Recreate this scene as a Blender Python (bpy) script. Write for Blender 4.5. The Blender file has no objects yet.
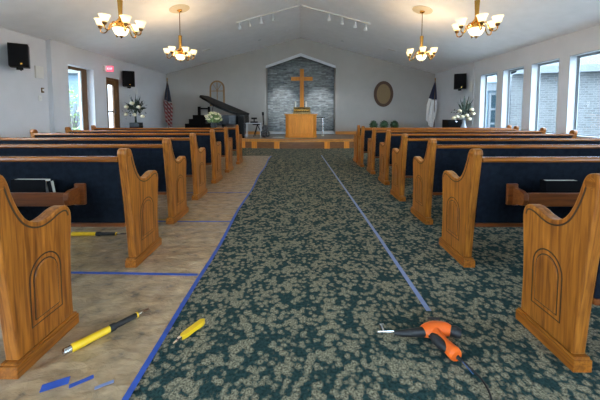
import bpy, bmesh, math, random
from mathutils import Vector, Matrix
random.seed(7)
C = bpy.context.scene.collection
PI = math.pi
sc = bpy.context.scene

# ------------------------------------------------------------------ camera, world, exposure
CAM_H = 1.15
cam_d = bpy.data.cameras.new('camera'); cam = bpy.data.objects.new('camera', cam_d); C.objects.link(cam)
TILT = math.atan(18.5/300)
cam.location = (0, 0, CAM_H); cam.rotation_euler = (PI/2 - TILT, 0, 0)
cam_d.sensor_width = 36; cam_d.lens = 36*300/600
cam_d.shift_x = -0.5/600; cam_d.shift_y = -67/600
cam_d.clip_start = 0.05; cam_d.clip_end = 200
sc.camera = cam
sc.view_settings.view_transform = 'Standard'; sc.view_settings.look = 'None'
sc.view_settings.gamma = 1; sc.view_settings.use_curve_mapping = False
sc.view_settings.exposure = 0.85

w = bpy.data.worlds.new('overcast_sky'); sc.world = w; w.use_nodes = True
nt = w.node_tree; nt.nodes.clear()
wo = nt.nodes.new('ShaderNodeOutputWorld'); bg = nt.nodes.new('ShaderNodeBackground')
tc = nt.nodes.new('ShaderNodeTexCoord'); nz = nt.nodes.new('ShaderNodeTexNoise'); cr = nt.nodes.new('ShaderNodeValToRGB')
nz.inputs['Scale'].default_value = 2.2
cr.color_ramp.elements[0].color = (0.66, 0.82, 1.0, 1); cr.color_ramp.elements[1].color = (0.88, 0.95, 1.0, 1)
cr.color_ramp.elements[0].position = .35; cr.color_ramp.elements[1].position = .65
nt.links.new(tc.outputs['Generated'], nz.inputs['Vector']); nt.links.new(nz.outputs['Fac'], cr.inputs['Fac'])
nt.links.new(cr.outputs['Color'], bg.inputs['Color']); nt.links.new(bg.outputs[0], wo.inputs[0])
SKY = 11.0
bg.inputs['Strength'].default_value = SKY
LAMP_W = 2.7          # watts of each little chandelier bulb
SPOT_W = 230.0

# ------------------------------------------------------------------ materials
def new_mat(name):
    m = bpy.data.materials.new(name); m.use_nodes = True
    return m, m.node_tree, m.node_tree.nodes['Principled BSDF']
def plain(name, col, rough=.5, metal=0, spec=.5, emit=None, es=0, noise=0, nscale=20, bump=0):
    m, t, b = new_mat(name)
    b.inputs['Base Color'].default_value = (*col, 1); b.inputs['Roughness'].default_value = rough
    b.inputs['Metallic'].default_value = metal; b.inputs['Specular IOR Level'].default_value = spec
    if emit: b.inputs['Emission Color'].default_value = (*emit, 1); b.inputs['Emission Strength'].default_value = es
    if noise or bump:
        co = t.nodes.new('ShaderNodeTexCoord'); n = t.nodes.new('ShaderNodeTexNoise'); n.inputs['Scale'].default_value = nscale
        n.inputs['Detail'].default_value = 4
        t.links.new(co.outputs['Object'], n.inputs['Vector'])
        if noise:
            r = t.nodes.new('ShaderNodeValToRGB')
            r.color_ramp.elements[0].position = .3; r.color_ramp.elements[1].position = .7
            r.color_ramp.elements[0].color = (*[c*(1-noise) for c in col], 1); r.color_ramp.elements[1].color = (*[min(1, c*(1+noise)) for c in col], 1)
            t.links.new(n.outputs['Fac'], r.inputs['Fac']); t.links.new(r.outputs['Color'], b.inputs['Base Color'])
        if bump:
            bp = t.nodes.new('ShaderNodeBump'); bp.inputs['Strength'].default_value = bump; bp.inputs['Distance'].default_value = .01
            t.links.new(n.outputs['Fac'], bp.inputs['Height']); t.links.new(bp.outputs[0], b.inputs['Normal'])
    return m
def wood(name, dark, light, scale=(60, 60, 4), rough=.32, wear=.0):
    m, t, b = new_mat(name)
    co = t.nodes.new('ShaderNodeTexCoord'); mp = t.nodes.new('ShaderNodeMapping'); mp.inputs['Scale'].default_value = scale
    n = t.nodes.new('ShaderNodeTexNoise'); n.inputs['Scale'].default_value = 1; n.inputs['Detail'].default_value = 5; n.inputs['Distortion'].default_value = .6
    r = t.nodes.new('ShaderNodeValToRGB'); r.color_ramp.elements[0].position = .3; r.color_ramp.elements[1].position = .68
    r.color_ramp.elements[0].color = (*dark, 1); r.color_ramp.elements[1].color = (*light, 1)
    t.links.new(co.outputs['Object'], mp.inputs['Vector']); t.links.new(mp.outputs[0], n.inputs['Vector'])
    t.links.new(n.outputs['Fac'], r.inputs['Fac'])
    n2 = t.nodes.new('ShaderNodeTexNoise'); n2.inputs['Scale'].default_value = 2.5
    mp2 = t.nodes.new('ShaderNodeMapping'); mp2.inputs['Scale'].default_value = (max(.3, scale[0]/25), max(.3, scale[1]/25), max(.3, scale[2]/25))
    t.links.new(co.outputs['Object'], mp2.inputs['Vector']); t.links.new(mp2.outputs[0], n2.inputs['Vector'])
    mx = t.nodes.new('ShaderNodeMix'); mx.data_type = 'RGBA'; mx.blend_type = 'MULTIPLY'; mx.inputs['Factor'].default_value = .3
    r2 = t.nodes.new('ShaderNodeValToRGB'); r2.color_ramp.elements[0].position = .35; r2.color_ramp.elements[1].position = .65
    r2.color_ramp.elements[0].color = (.55, .5, .45, 1); r2.color_ramp.elements[1].color = (1, 1, 1, 1)
    t.links.new(n2.outputs['Fac'], r2.inputs['Fac'])
    t.links.new(r.outputs['Color'], mx.inputs[6]); t.links.new(r2.outputs['Color'], mx.inputs[7])
    t.links.new(mx.outputs[2], b.inputs['Base Color']); b.inputs['Roughness'].default_value = rough; b.inputs['Specular IOR Level'].default_value = .35
    bp = t.nodes.new('ShaderNodeBump'); bp.inputs['Strength'].default_value = .08; bp.inputs['Distance'].default_value = .003
    t.links.new(n.outputs['Fac'], bp.inputs['Height']); t.links.new(bp.outputs[0], b.inputs['Normal'])
    return m
def bricks(name, c1, c2, mortar, bw, bh, rough=.6, msize=.01, axis='xz', bump=.4, vary=.5):
    m, t, b = new_mat(name)
    co = t.nodes.new('ShaderNodeTexCoord'); sp = t.nodes.new('ShaderNodeSeparateXYZ'); cb = t.nodes.new('ShaderNodeCombineXYZ')
    t.links.new(co.outputs['Object'], sp.inputs[0])
    t.links.new(sp.outputs['X' if axis == 'xz' else 'Y'], cb.inputs[0]); t.links.new(sp.outputs['Z'], cb.inputs[1])
    br = t.nodes.new('ShaderNodeTexBrick'); br.inputs['Scale'].default_value = 1
    br.inputs['Brick Width'].default_value = bw; br.inputs['Row Height'].default_value = bh; br.inputs['Mortar Size'].default_value = msize
    br.inputs['Color1'].default_value = (*c1, 1); br.inputs['Color2'].default_value = (*c2, 1); br.inputs['Mortar'].default_value = (*mortar, 1)
    br.offset = .37; br.offset_frequency = 2
    t.links.new(cb.outputs[0], br.inputs['Vector'])
    n = t.nodes.new('ShaderNodeTexNoise'); n.inputs['Scale'].default_value = 6; n.inputs['Detail'].default_value = 9; n.inputs['Roughness'].default_value = .65
    mp = t.nodes.new('ShaderNodeMapping'); mp.inputs['Scale'].default_value = (.9, 3, 1)
    t.links.new(cb.outputs[0], mp.inputs['Vector']); t.links.new(mp.outputs[0], n.inputs['Vector'])
    r = t.nodes.new('ShaderNodeValToRGB'); r.color_ramp.elements[0].position = .3; r.color_ramp.elements[1].position = .7
    r.color_ramp.elements[0].color = (1-vary, 1-vary, 1-vary, 1); r.color_ramp.elements[1].color = (1+vary*.6, 1+vary*.6, 1+vary*.6, 1)
    t.links.new(n.outputs['Fac'], r.inputs['Fac'])
    mx = t.nodes.new('ShaderNodeMix'); mx.data_type = 'RGBA'; mx.blend_type = 'MULTIPLY'; mx.inputs['Factor'].default_value = 1
    t.links.new(br.outputs['Color'], mx.inputs[6]); t.links.new(r.outputs['Color'], mx.inputs[7])
    t.links.new(mx.outputs[2], b.inputs['Base Color']); b.inputs['Roughness'].default_value = rough
    bp = t.nodes.new('ShaderNodeBump'); bp.inputs['Strength'].default_value = bump; bp.inputs['Distance'].default_value = .01
    inv = t.nodes.new('ShaderNodeMath'); inv.operation = 'SUBTRACT'; inv.inputs[0].default_value = 1
    t.links.new(br.outputs['Fac'], inv.inputs[1]); t.links.new(inv.outputs[0], bp.inputs['Height']); t.links.new(bp.outputs[0], b.inputs['Normal'])
    return m
def carpet_mat():
    m, t, b = new_mat('leafy_carpet')
    N = t.nodes; L = t.links
    co = N.new('ShaderNodeTexCoord')
    n0 = N.new('ShaderNodeTexNoise'); n0.inputs['Scale'].default_value = 45; n0.inputs['Detail'].default_value = 3
    L.new(co.outputs['Object'], n0.inputs['Vector'])
    vm = N.new('ShaderNodeVectorMath'); vm.operation = 'MULTIPLY_ADD'; vm.inputs[1].default_value = (.024, .024, 0)
    L.new(n0.outputs['Color'], vm.inputs[0]); L.new(co.outputs['Object'], vm.inputs[2])
    v = N.new('ShaderNodeTexVoronoi'); v.feature = 'SMOOTH_F1'; v.inputs['Scale'].default_value = 33; v.inputs['Smoothness'].default_value = .25
    L.new(vm.outputs[0], v.inputs['Vector'])
    n1 = N.new('ShaderNodeTexNoise'); n1.inputs['Scale'].default_value = 9; n1.inputs['Detail'].default_value = 3
    L.new(co.outputs['Object'], n1.inputs['Vector'])
    # threshold = dist + (noise-.5)*k
    a = N.new('ShaderNodeMath'); a.operation = 'MULTIPLY_ADD'; a.inputs[1].default_value = 1.25; L.new(n1.outputs['Fac'], a.inputs[0]); L.new(v.outputs['Distance'], a.inputs[2])
    n2 = N.new('ShaderNodeTexNoise'); n2.inputs['Scale'].default_value = 110; n2.inputs['Detail'].default_value = 2
    L.new(co.outputs['Object'], n2.inputs['Vector'])
    a2 = N.new('ShaderNodeMath'); a2.operation = 'MULTIPLY_ADD'; a2.inputs[1].default_value = .75; L.new(n2.outputs['Fac'], a2.inputs[0]); L.new(a.outputs[0], a2.inputs[2])
    r = N.new('ShaderNodeValToRGB')
    e = r.color_ramp.elements
    e[0].position = .90; e[0].color = (1, 1, 1, 1); e[1].position = 1.0; e[1].color = (0, 0, 0, 1)
    mm = N.new('ShaderNodeMapRange'); mm.inputs['From Min'].default_value = 1.42; mm.inputs['From Max'].default_value = 1.62
    mm.inputs['To Min'].default_value = 1; mm.inputs['To Max'].default_value = 0
    L.new(a2.outputs[0], mm.inputs['Value'])
    g = N.new('ShaderNodeValToRGB'); g.color_ramp.elements[0].color = (.007, .025, .026, 1); g.color_ramp.elements[1].color = (.025, .066, .064, 1)
    g.color_ramp.elements[0].position = .35; g.color_ramp.elements[1].position = .68
    bb = N.new('ShaderNodeValToRGB'); bb.color_ramp.elements[0].color = (.075, .072, .048, 1); bb.color_ramp.elements[1].color = (.38, .335, .225, 1)
    bb.color_ramp.elements[0].position = .35; bb.color_ramp.elements[1].position = .65
    n3 = N.new('ShaderNodeTexNoise'); n3.inputs['Scale'].default_value = 75; n3.inputs['Detail'].default_value = 3
    L.new(co.outputs['Object'], n3.inputs['Vector'])
    L.new(n3.outputs['Fac'], g.inputs['Fac']); L.new(n2.outputs['Fac'], bb.inputs['Fac'])
    mx = N.new('ShaderNodeMix'); mx.data_type = 'RGBA'
    L.new(mm.outputs[0], mx.inputs['Factor']); L.new(g.outputs['Color'], mx.inputs[6]); L.new(bb.outputs['Color'], mx.inputs[7])
    L.new(mx.outputs[2], b.inputs['Base Color']); b.inputs['Roughness'].default_value = .95; b.inputs['Specular IOR Level'].default_value = .2
    b.inputs['Sheen Weight'].default_value = .0; b.inputs['Sheen Roughness'].default_value = .5
    bp = N.new('ShaderNodeBump'); bp.inputs['Strength'].default_value = .5; bp.inputs['Distance'].default_value = .006
    L.new(n2.outputs['Fac'], bp.inputs['Height']); L.new(bp.outputs[0], b.inputs['Normal'])
    return m
def film_mat():
    m, t, b = new_mat('wrinkled_film')
    N = t.nodes; L = t.links
    co = N.new('ShaderNodeTexCoord')
    mp = N.new('ShaderNodeMapping'); mp.inputs['Scale'].default_value = (4, 7, 1); mp.inputs['Rotation'].default_value = (0, 0, .35)
    L.new(co.outputs['Object'], mp.inputs['Vector'])
    n1 = N.new('ShaderNodeTexNoise'); n1.inputs['Scale'].default_value = 1.6; n1.inputs['Detail'].default_value = 4; n1.inputs['Distortion'].default_value = .3
    L.new(mp.outputs[0], n1.inputs['Vector'])
    n2 = N.new('ShaderNodeTexNoise'); n2.inputs['Scale'].default_value = 11; n2.inputs['Detail'].default_value = 8
    L.new(co.outputs['Object'], n2.inputs['Vector'])
    r = N.new('ShaderNodeValToRGB')
    e = r.color_ramp.elements
    e[0].position = .28; e[0].color = (.13, .115, .09, 1); e[1].position = .40; e[1].color = (.38, .265, .155, 1)
    e2 = e.new(.7); e2.color = (.54, .39, .24, 1)
    L.new(n2.outputs['Fac'], r.inputs['Fac'])
    r1 = N.new('ShaderNodeValToRGB'); r1.color_ramp.elements[0].color = (.75, .77, .8, 1); r1.color_ramp.elements[1].color = (1.15, 1.12, 1.05, 1)
    r1.color_ramp.elements[0].position = .3; r1.color_ramp.elements[1].position = .7
    L.new(n1.outputs['Fac'], r1.inputs['Fac'])
    mx = N.new('ShaderNodeMix'); mx.data_type = 'RGBA'; mx.blend_type = 'MULTIPLY'; mx.inputs['Factor'].default_value = 1
    L.new(r.outputs['Color'], mx.inputs[6]); L.new(r1.outputs['Color'], mx.inputs[7])
    L.new(mx.outputs[2], b.inputs['Base Color']); b.inputs['Roughness'].default_value = .3; b.inputs['Specular IOR Level'].default_value = .5; b.inputs['Coat Weight'].default_value = .8; b.inputs['Coat Roughness'].default_value = .12
    vo = N.new('ShaderNodeTexVoronoi'); vo.inputs['Scale'].default_value = 1.7; L.new(mp.outputs[0], vo.inputs['Vector'])
    vw = N.new('ShaderNodeVectorMath'); vw.operation = 'MULTIPLY_ADD'; vw.inputs[1].default_value = (.5, .5, 0)
    L.new(n1.outputs['Color'], vw.inputs[0]); L.new(mp.outputs[0], vw.inputs[2]); L.new(vw.outputs[0], vo.inputs['Vector'])
    bp = N.new('ShaderNodeBump'); bp.inputs['Strength'].default_value = .30; bp.inputs['Distance'].default_value = .03
    L.new(vo.outputs['Distance'], bp.inputs['Height'])
    b2 = N.new('ShaderNodeBump'); b2.inputs['Strength'].default_value = .3; b2.inputs['Distance'].default_value = .03
    L.new(n1.outputs['Fac'], b2.inputs['Height']); L.new(bp.outputs[0], b2.inputs['Normal']); L.new(b2.outputs[0], b.inputs['Normal'])
    cs = N.new('ShaderNodeTexNoise'); cs.inputs['Scale'].default_value = 3; cs.inputs['Detail'].default_value = 8; cs.inputs['Distortion'].default_value = 1.5; L.new(mp.outputs[0], cs.inputs['Vector'])
    b3 = N.new('ShaderNodeBump'); b3.inputs['Strength'].default_value = .55; b3.inputs['Distance'].default_value = .04
    L.new(cs.outputs['Fac'], b3.inputs['Height']); L.new(b3.outputs[0], b.inputs['Coat Normal'])
    return m
def glass_mat(name, tint=(.9, .96, 1), refl=.03):
    m = bpy.data.materials.new(name); m.use_nodes = True; t = m.node_tree; t.nodes.clear()
    o = t.nodes.new('ShaderNodeOutputMaterial'); mx = t.nodes.new('ShaderNodeMixShader'); mx.inputs[0].default_value = refl
    a = t.nodes.new('ShaderNodeBsdfTransparent'); a.inputs[0].default_value = (*tint, 1)
    g = t.nodes.new('ShaderNodeBsdfGlossy'); g.inputs['Roughness'].default_value = .02
    t.links.new(a.outputs[0], mx.inputs[1]); t.links.new(g.outputs[0], mx.inputs[2]); t.links.new(mx.outputs[0], o.inputs[0])
    return m

M = {}
M['oak'] = wood('oak_upright', (.15, .040, .0045), (.47, .160, .021), (70, 45, 3.2))
M['oak_rail'] = wood('oak_rail', (.14, .036, .004), (.36, .115, .013), (3, 60, 60), rough=.22)
M['oak_dark'] = wood('oak_dark', (.11, .028, .006), (.22, .062, .012), (4, 60, 60), rough=.35)
M['oak_base'] = wood('oak_base', (.16, .044, .005), (.42, .14, .018), (60, 4, 60), rough=.3)
M['groove'] = plain('stain_and_shade_groove', (.035, .012, .004), .5)  # flat strips, nothing cut: pooled stain and groove shade put into one dark colour
M['pulpit'] = wood('honey_oak', (.58, .185, .012), (.82, .31, .030), (50, 50, 3), rough=.5)
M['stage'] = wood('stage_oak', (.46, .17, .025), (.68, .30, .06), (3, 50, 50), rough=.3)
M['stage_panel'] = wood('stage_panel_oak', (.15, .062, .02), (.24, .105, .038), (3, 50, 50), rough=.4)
M['deck'] = wood('deck_brown', (.20, .115, .07), (.32, .20, .13), (3, 40, 40), rough=.3)
M['frame_wood'] = wood('window_wood', (.10, .045, .015), (.20, .095, .035), (40, 40, 4))
M['navy'] = plain('navy_fabric', (.008, .011, .017), .9, noise=.3, nscale=30, bump=.1, spec=.04)
M['wall'] = plain('wall_paint', (.60, .59, .60), .8, noise=.03, nscale=3)
M['endwall'] = plain('end_wall_paint', (.42, .395, .36), .8, noise=.03, nscale=3)
M['ceiling'] = plain('ceiling_paint', (.88, .885, .91), .85, noise=.03, nscale=4)
M['white'] = plain('white_trim', (.66, .68, .70), .45, noise=.02)
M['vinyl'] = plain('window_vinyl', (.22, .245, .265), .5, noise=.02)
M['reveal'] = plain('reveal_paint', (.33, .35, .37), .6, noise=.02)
M['stone'] = bricks('slate_ledger', (.10, .12, .125), (.27, .30, .30), (.10, .115, .12), .30, .06, rough=.38, msize=.002, vary=.75, bump=.25)
M['brick'] = bricks('grey_brick', (.040, .043, .046), (.066, .069, .071), (.085, .088, .088), .24, .085, rough=.9, msize=.012, vary=.15, bump=.1)
M['blue_siding'] = bricks('blue_siding', (.06, .09, .115), (.07, .105, .13), (.045, .07, .09), 6, .14, rough=.8, msize=.012, vary=.1)
M['roof'] = plain('grey_shingle', (.020, .0245, .028), .9, noise=.3, nscale=14)
M['fascia_out'] = plain('white_fascia', (.052, .061, .068), .6, noise=.02)
M['black'] = plain('black_lacquer', (.002, .0025, .004), .25, spec=.25, noise=.1)
M['mattblack'] = plain('matt_black', (.004, .004, .0045), .5, spec=.12, noise=.2)
M['grille'] = plain('speaker_grille', (.005, .005, .006), .8, spec=.1, noise=.4, nscale=180, bump=.3)
M['brass'] = plain('brass', (.62, .33, .07), .25, 1, noise=.1)
M['brass_dark'] = plain('aged_brass', (.16, .085, .028), .35, 1, noise=.2)
M['plaque_brass'] = plain('dull_brass', (.28, .20, .085), .45, .7, noise=.5, nscale=25, bump=.8)
M['steel'] = plain('steel', (.55, .55, .56), .25, 1, noise=.1)
M['shade'] = plain('lit_frosted_glass', (.9, .8, .6), .4, emit=(1, .72, .32), es=.95, noise=.02)
M['bowl'] = plain('lit_alabaster', (.9, .85, .7), .3, emit=(1, .80, .48), es=1.25, noise=.02)
M['medal'] = plain('medallion_plaster', (.62, .55, .42), .6, noise=.04)
M['bluetape'] = plain('blue_tape', (.025, .085, .40), .55, noise=.15, nscale=30)
M['paletape'] = plain('pale_blue_tape', (.19, .25, .46), .5, noise=.12, nscale=30)
M['chalkline'] = plain('blue_line', (.06, .14, .33), .7, noise=.1)
M['yellowtape'] = plain('yellow_tape', (.5, .33, .05), .6, noise=.1)
M['yellow'] = plain('yellow_plastic', (.80, .50, .012), .35, noise=.05)
M['rubber'] = plain('black_rubber', (.012, .012, .013), .55, noise=.3, nscale=60, bump=.3)
M['orange'] = plain('orange_plastic', (.82, .13, .012), .35, noise=.05)
M['page'] = plain('book_pages', (.62, .58, .50), .8, noise=.08, nscale=60)
M['cover'] = plain('black_cover', (.004, .004, .005), .7, spec=.05, noise=.2)
M['leaf'] = plain('leaf_green', (.022, .060, .018), .55, noise=.4, nscale=8)
M['leafdark'] = plain('dark_leaf', (.010, .026, .012), .55, noise=.4, nscale=8)
M['leafpale'] = plain('pale_leaf', (.16, .24, .08), .6, noise=.3, nscale=8)
M['cream'] = plain('cream_petals', (.62, .53, .36), .7, noise=.1, nscale=20)
M['paleyellow'] = plain('pale_yellow_petals', (.68, .66, .36), .7, noise=.12, nscale=20)
M['pot'] = plain('dark_pot', (.02, .022, .024), .4, noise=.2)
M['clearvase'] = plain('grey_vase', (.30, .34, .37), .15, noise=.1)
M['wicker'] = plain('tan_weave', (.24, .16, .075), .8, noise=.5, nscale=60, bump=.9)
M['wickerdark'] = plain('brown_weave', (.075, .035, .018), .7, noise=.5, nscale=60, bump=.9)
M['arch'] = wood('pale_oak', (.22, .115, .035), (.36, .20, .075), (40, 40, 4))
M['archglass'] = plain('frosted_panel', (.28, .28, .26), .35, noise=.06)
M['plastic'] = plain('ivory_plastic', (.68, .66, .62), .5, noise=.03)
M['exit'] = plain('lit_red_exit', (.9, .1, .15), .5, emit=(1, .12, .2), es=.7, noise=.02)
M['exitletter'] = plain('lit_exit_letters', (1, .8, .8), .5, emit=(1, .65, .7), es=.9, noise=.02)
M['glass'] = glass_mat('window_glass')
M['grass'] = plain('pavement', (.28, .29, .28), .95, noise=.3, nscale=6)
M['bark'] = plain('bark', (.12, .11, .10), .9, noise=.3, nscale=10)
M['flagnavy'] = plain('flag_navy', (.010, .016, .06), .8, noise=.1)
M['flagwhite'] = plain('flag_white', (.85, .82, .78), .8, noise=.05)
M['candle'] = plain('candle_wax', (.75, .72, .64), .5, noise=.02)
M['guitar'] = plain('dark_guitar', (.02, .012, .010), .25, noise=.2)
M['carpet'] = carpet_mat(); M['film'] = film_mat()

# ------------------------------------------------------------------ mesh helpers
class MB:
    def __init__(s): s.b = bmesh.new()
    def box(s, x0, x1, y0, y1, z0, z1, mat=None):
        v = [Vector((x, y, z)) for z in (z0, z1) for y in (y0, y1) for x in (x0, x1)]
        if mat: v = [mat @ p for p in v]
        q = [s.b.verts.new(p) for p in v]
        for f in ((0, 2, 3, 1), (4, 5, 7, 6), (0, 1, 5, 4), (2, 6, 7, 3), (0, 4, 6, 2), (1, 3, 7, 5)): s.b.faces.new([q[i] for i in f])
        return s
    def prism(s, pts, a0, a1, axis='x', mat=None):
        """extrude a polygon: axis x -> pts are (y,z); y -> (x,z); z -> (x,y)"""
        def P(p, a):
            v = {'x': (a, p[0], p[1]), 'y': (p[0], a, p[1]), 'z': (p[0], p[1], a)}[axis]
            v = Vector(v); return mat @ v if mat else v
        A = [s.b.verts.new(P(p, a0)) for p in pts]; B = [s.b.verts.new(P(p, a1)) for p in pts]; n = len(pts)
        s.b.faces.new(A); s.b.faces.new(B[::-1])
        for i in range(n): s.b.faces.new([A[i], A[(i+1) % n], B[(i+1) % n], B[i]])
        return s
    def lathe(s, prof, o=(0, 0, 0), n=20, mat=None):
        rings = []
        for r, z in prof:
            ring = []
            for i in range(n):
                a = 2*PI*i/n; p = Vector((r*math.cos(a), r*math.sin(a), z))
                if mat: p = mat @ p
                ring.append(s.b.verts.new(p + Vector(o)))
            rings.append(ring)
        for a, b in zip(rings, rings[1:]):
            for i in range(n): s.b.faces.new([a[i], a[(i+1) % n], b[(i+1) % n], b[i]])
        if prof[0][0] > .0015: s.b.faces.new(rings[0][::-1])
        if prof[-1][0] > .0015: s.b.faces.new(rings[-1])
        return s
    def tube(s, pts, r, n=8):
        pts = [Vector(p) for p in pts]; rs = r if isinstance(r, (list, tuple)) else [r]*len(pts)
        rings = []; up = Vector((0, 0, 1)); prev = None
        for i, p in enumerate(pts):
            d = (pts[min(i+1, len(pts)-1)] - pts[max(i-1, 0)]).normalized()
            if prev is None: a = d.cross(up if abs(d.z) < .9 else Vector((1, 0, 0))).normalized()
            else: a = (prev - d*prev.dot(d)).normalized()
            prev = a; c = d.cross(a)
            rings.append([s.b.verts.new(p + (a*math.cos(2*PI*k/n) + c*math.sin(2*PI*k/n))*rs[i]) for k in range(n)])
        for A, B in zip(rings, rings[1:]):
            for k in range(n): s.b.faces.new([A[k], A[(k+1) % n], B[(k+1) % n], B[k]])
        s.b.faces.new(rings[0][::-1]); s.b.faces.new(rings[-1])
        return s
    def ribbon(s, pts, w, a0, a1, closed=False):
        """flat strip along (y,z) polyline, between x=a0 and a1"""
        P = [Vector(p) for p in pts]; n = len(P); L = []; R = []
        for i in range(n):
            p0 = P[(i-1) % n] if closed or i > 0 else P[i]; p1 = P[(i+1) % n] if closed or i < n-1 else P[i]
            d = (p1-p0).normalized(); q = Vector((-d.y, d.x))*w/2
            L.append(P[i]+q); R.append(P[i]-q)
        m = n if closed else n-1
        for i in range(m):
            j = (i+1) % n
            s.prism([L[i], L[j], R[j], R[i]], a0, a1, 'x')
        return s
    def blob(s, c, r, sub=1, sq=(1, 1, 1), jit=0):
        g = bmesh.ops.create_icosphere(s.b, subdivisions=sub, radius=r)
        for v in g['verts']:
            k = 1 + random.uniform(-jit, jit)
            v.co = Vector((v.co.x*sq[0]*k, v.co.y*sq[1]*k, v.co.z*sq[2]*k)) + Vector(c)
        return s
    def leaf(s, base, tip, wd):
        base = Vector(base); tip = Vector(tip); d = tip-base
        side = d.cross(Vector((random.uniform(-.4, .4), random.uniform(-1, 1), random.uniform(-.3, 1)))).normalized()*wd
        nrm = d.cross(side).normalized()*wd*.3
        v = [s.b.verts.new(q) for q in (base, base+d*.45+side+nrm*0, tip, base+d*.45-side, base+d*.5+nrm)]
        s.b.faces.new([v[0], v[1], v[4]]); s.b.faces.new([v[1], v[2], v[4]]); s.b.faces.new([v[2], v[3], v[4]]); s.b.faces.new([v[3], v[0], v[4]])
        return s
    def build(s, name, mat, parent=None, smooth=False, bevel=0):
        bmesh.ops.recalc_face_normals(s.b, faces=s.b.faces[:])
        me = bpy.data.meshes.new(name); s.b.to_mesh(me); s.b.free()
        me.materials.append(mat)
        if smooth:
            for p in me.polygons: p.use_smooth = True
            try: me.set_sharp_from_angle(angle=math.radians(40))
            except Exception: pass
        o = bpy.data.objects.new(name, me); C.objects.link(o)
        if parent: o.parent = parent
        if bevel:
            md = o.modifiers.new('bevel', 'BEVEL'); md.width = bevel; md.segments = 2; md.limit_method = 'ANGLE'; md.angle_limit = math.radians(50)
        return o
def box(x0, x1, y0, y1, z0, z1): return MB().box(x0, x1, y0, y1, z0, z1)
def tag(o, label, cat, group=None, kind=None):
    o['label'] = label; o['category'] = cat
    if group: o['group'] = group
    if kind: o['kind'] = kind
    return o
def thing(name, loc, label, cat, group=None, rz=0):
    o = bpy.data.objects.new(name, None); C.objects.link(o); o.location = loc; o.rotation_euler = (0, 0, rz); o.empty_display_size = .1
    return tag(o, label, cat, group)
def struct(o): o['kind'] = 'structure'; return o
def copy_tree(o, parent=None):
    c = o.copy(); C.objects.link(c)
    if parent: c.parent = parent
    for ch in list(o.children): copy_tree(ch, c)
    return c
def smooth_path(P, k=6):
    out = []
    for i in range(len(P)-1):
        p0 = Vector(P[max(i-1, 0)]); p1 = Vector(P[i]); p2 = Vector(P[i+1]); p3 = Vector(P[min(i+2, len(P)-1)])
        for j in range(k):
            t = j/k
            out.append(.5*((2*p1) + (p2-p0)*t + (2*p0-5*p1+4*p2-p3)*t*t + (3*p1-p0-3*p2+p3)*t**3))
    out.append(Vector(P[-1])); return out

# ------------------------------------------------------------------ room shell
XW = 5.55; XL = -5.55; XLN = -5.66; YE = 12.5; YB = -4.0; RIDGE = 4.29; SL = .265
def zc(x): return RIDGE - SL*abs(x)
struct(box(-6.0, 6.0, YB-.3, 13.4, -.12, 0).build('floor', M['carpet']))
m = MB()
m.prism([(0, RIDGE), (6.1, zc(6.1)), (6.1, zc(6.1)+.15), (0, RIDGE+.15)], YB-.3, 13.4, 'y')
m.prism([(0, RIDGE), (0, RIDGE+.15), (-6.1, zc(6.1)+.15), (-6.1, zc(6.1))], YB-.3, 13.4, 'y')
struct(m.build('ceiling', M['ceiling']))
# right wall: piers between the tall windows
WH = 2.36; SILL = .70; WW = .78; PITCH = 1.02; WT = .20
starts = [6.27-.78 + PITCH*k for k in range(-9, 4)]     # near edge of every opening (far edge = +WW)
def side_wall(name, x0, x1, holes, y0, y1, top, mat):
    """holes: (ya, yb, za, zb)"""
    m = MB(); y = y0
    for ya, yb, za, zb in sorted(holes):
        m.box(x0, x1, y, ya, 0, top)
        if za > 0: m.box(x0, x1, ya, yb, 0, za)
        m.box(x0, x1, ya, yb, zb, top)
        y = yb
    m.box(x0, x1, y, y1, 0, top)
    return struct(m.build(name, mat))
ZR = zc(XW)+.08
side_wall('wall_right', XW, XW+WT, [(s, s+WW, SILL, WH) for s in starts], YB, YE+.6, ZR, M['wall'])
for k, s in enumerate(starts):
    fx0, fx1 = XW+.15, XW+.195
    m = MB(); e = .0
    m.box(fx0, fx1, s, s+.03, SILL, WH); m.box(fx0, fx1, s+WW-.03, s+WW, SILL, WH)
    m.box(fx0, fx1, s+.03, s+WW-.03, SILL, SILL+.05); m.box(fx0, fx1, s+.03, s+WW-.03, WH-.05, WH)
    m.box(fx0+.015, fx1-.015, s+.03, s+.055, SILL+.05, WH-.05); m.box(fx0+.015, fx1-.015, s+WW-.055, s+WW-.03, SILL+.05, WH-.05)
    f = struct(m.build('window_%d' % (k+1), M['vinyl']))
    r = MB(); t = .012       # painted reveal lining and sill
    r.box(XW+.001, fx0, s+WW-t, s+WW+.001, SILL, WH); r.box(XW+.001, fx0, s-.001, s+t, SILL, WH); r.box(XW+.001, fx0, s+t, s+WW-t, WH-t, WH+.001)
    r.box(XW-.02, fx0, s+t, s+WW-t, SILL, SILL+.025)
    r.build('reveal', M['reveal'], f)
    box(XW+.17, XW+.176, s+.055, s+WW-.055, SILL+.05, WH-.05).build('pane', M['glass'], f)
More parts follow.
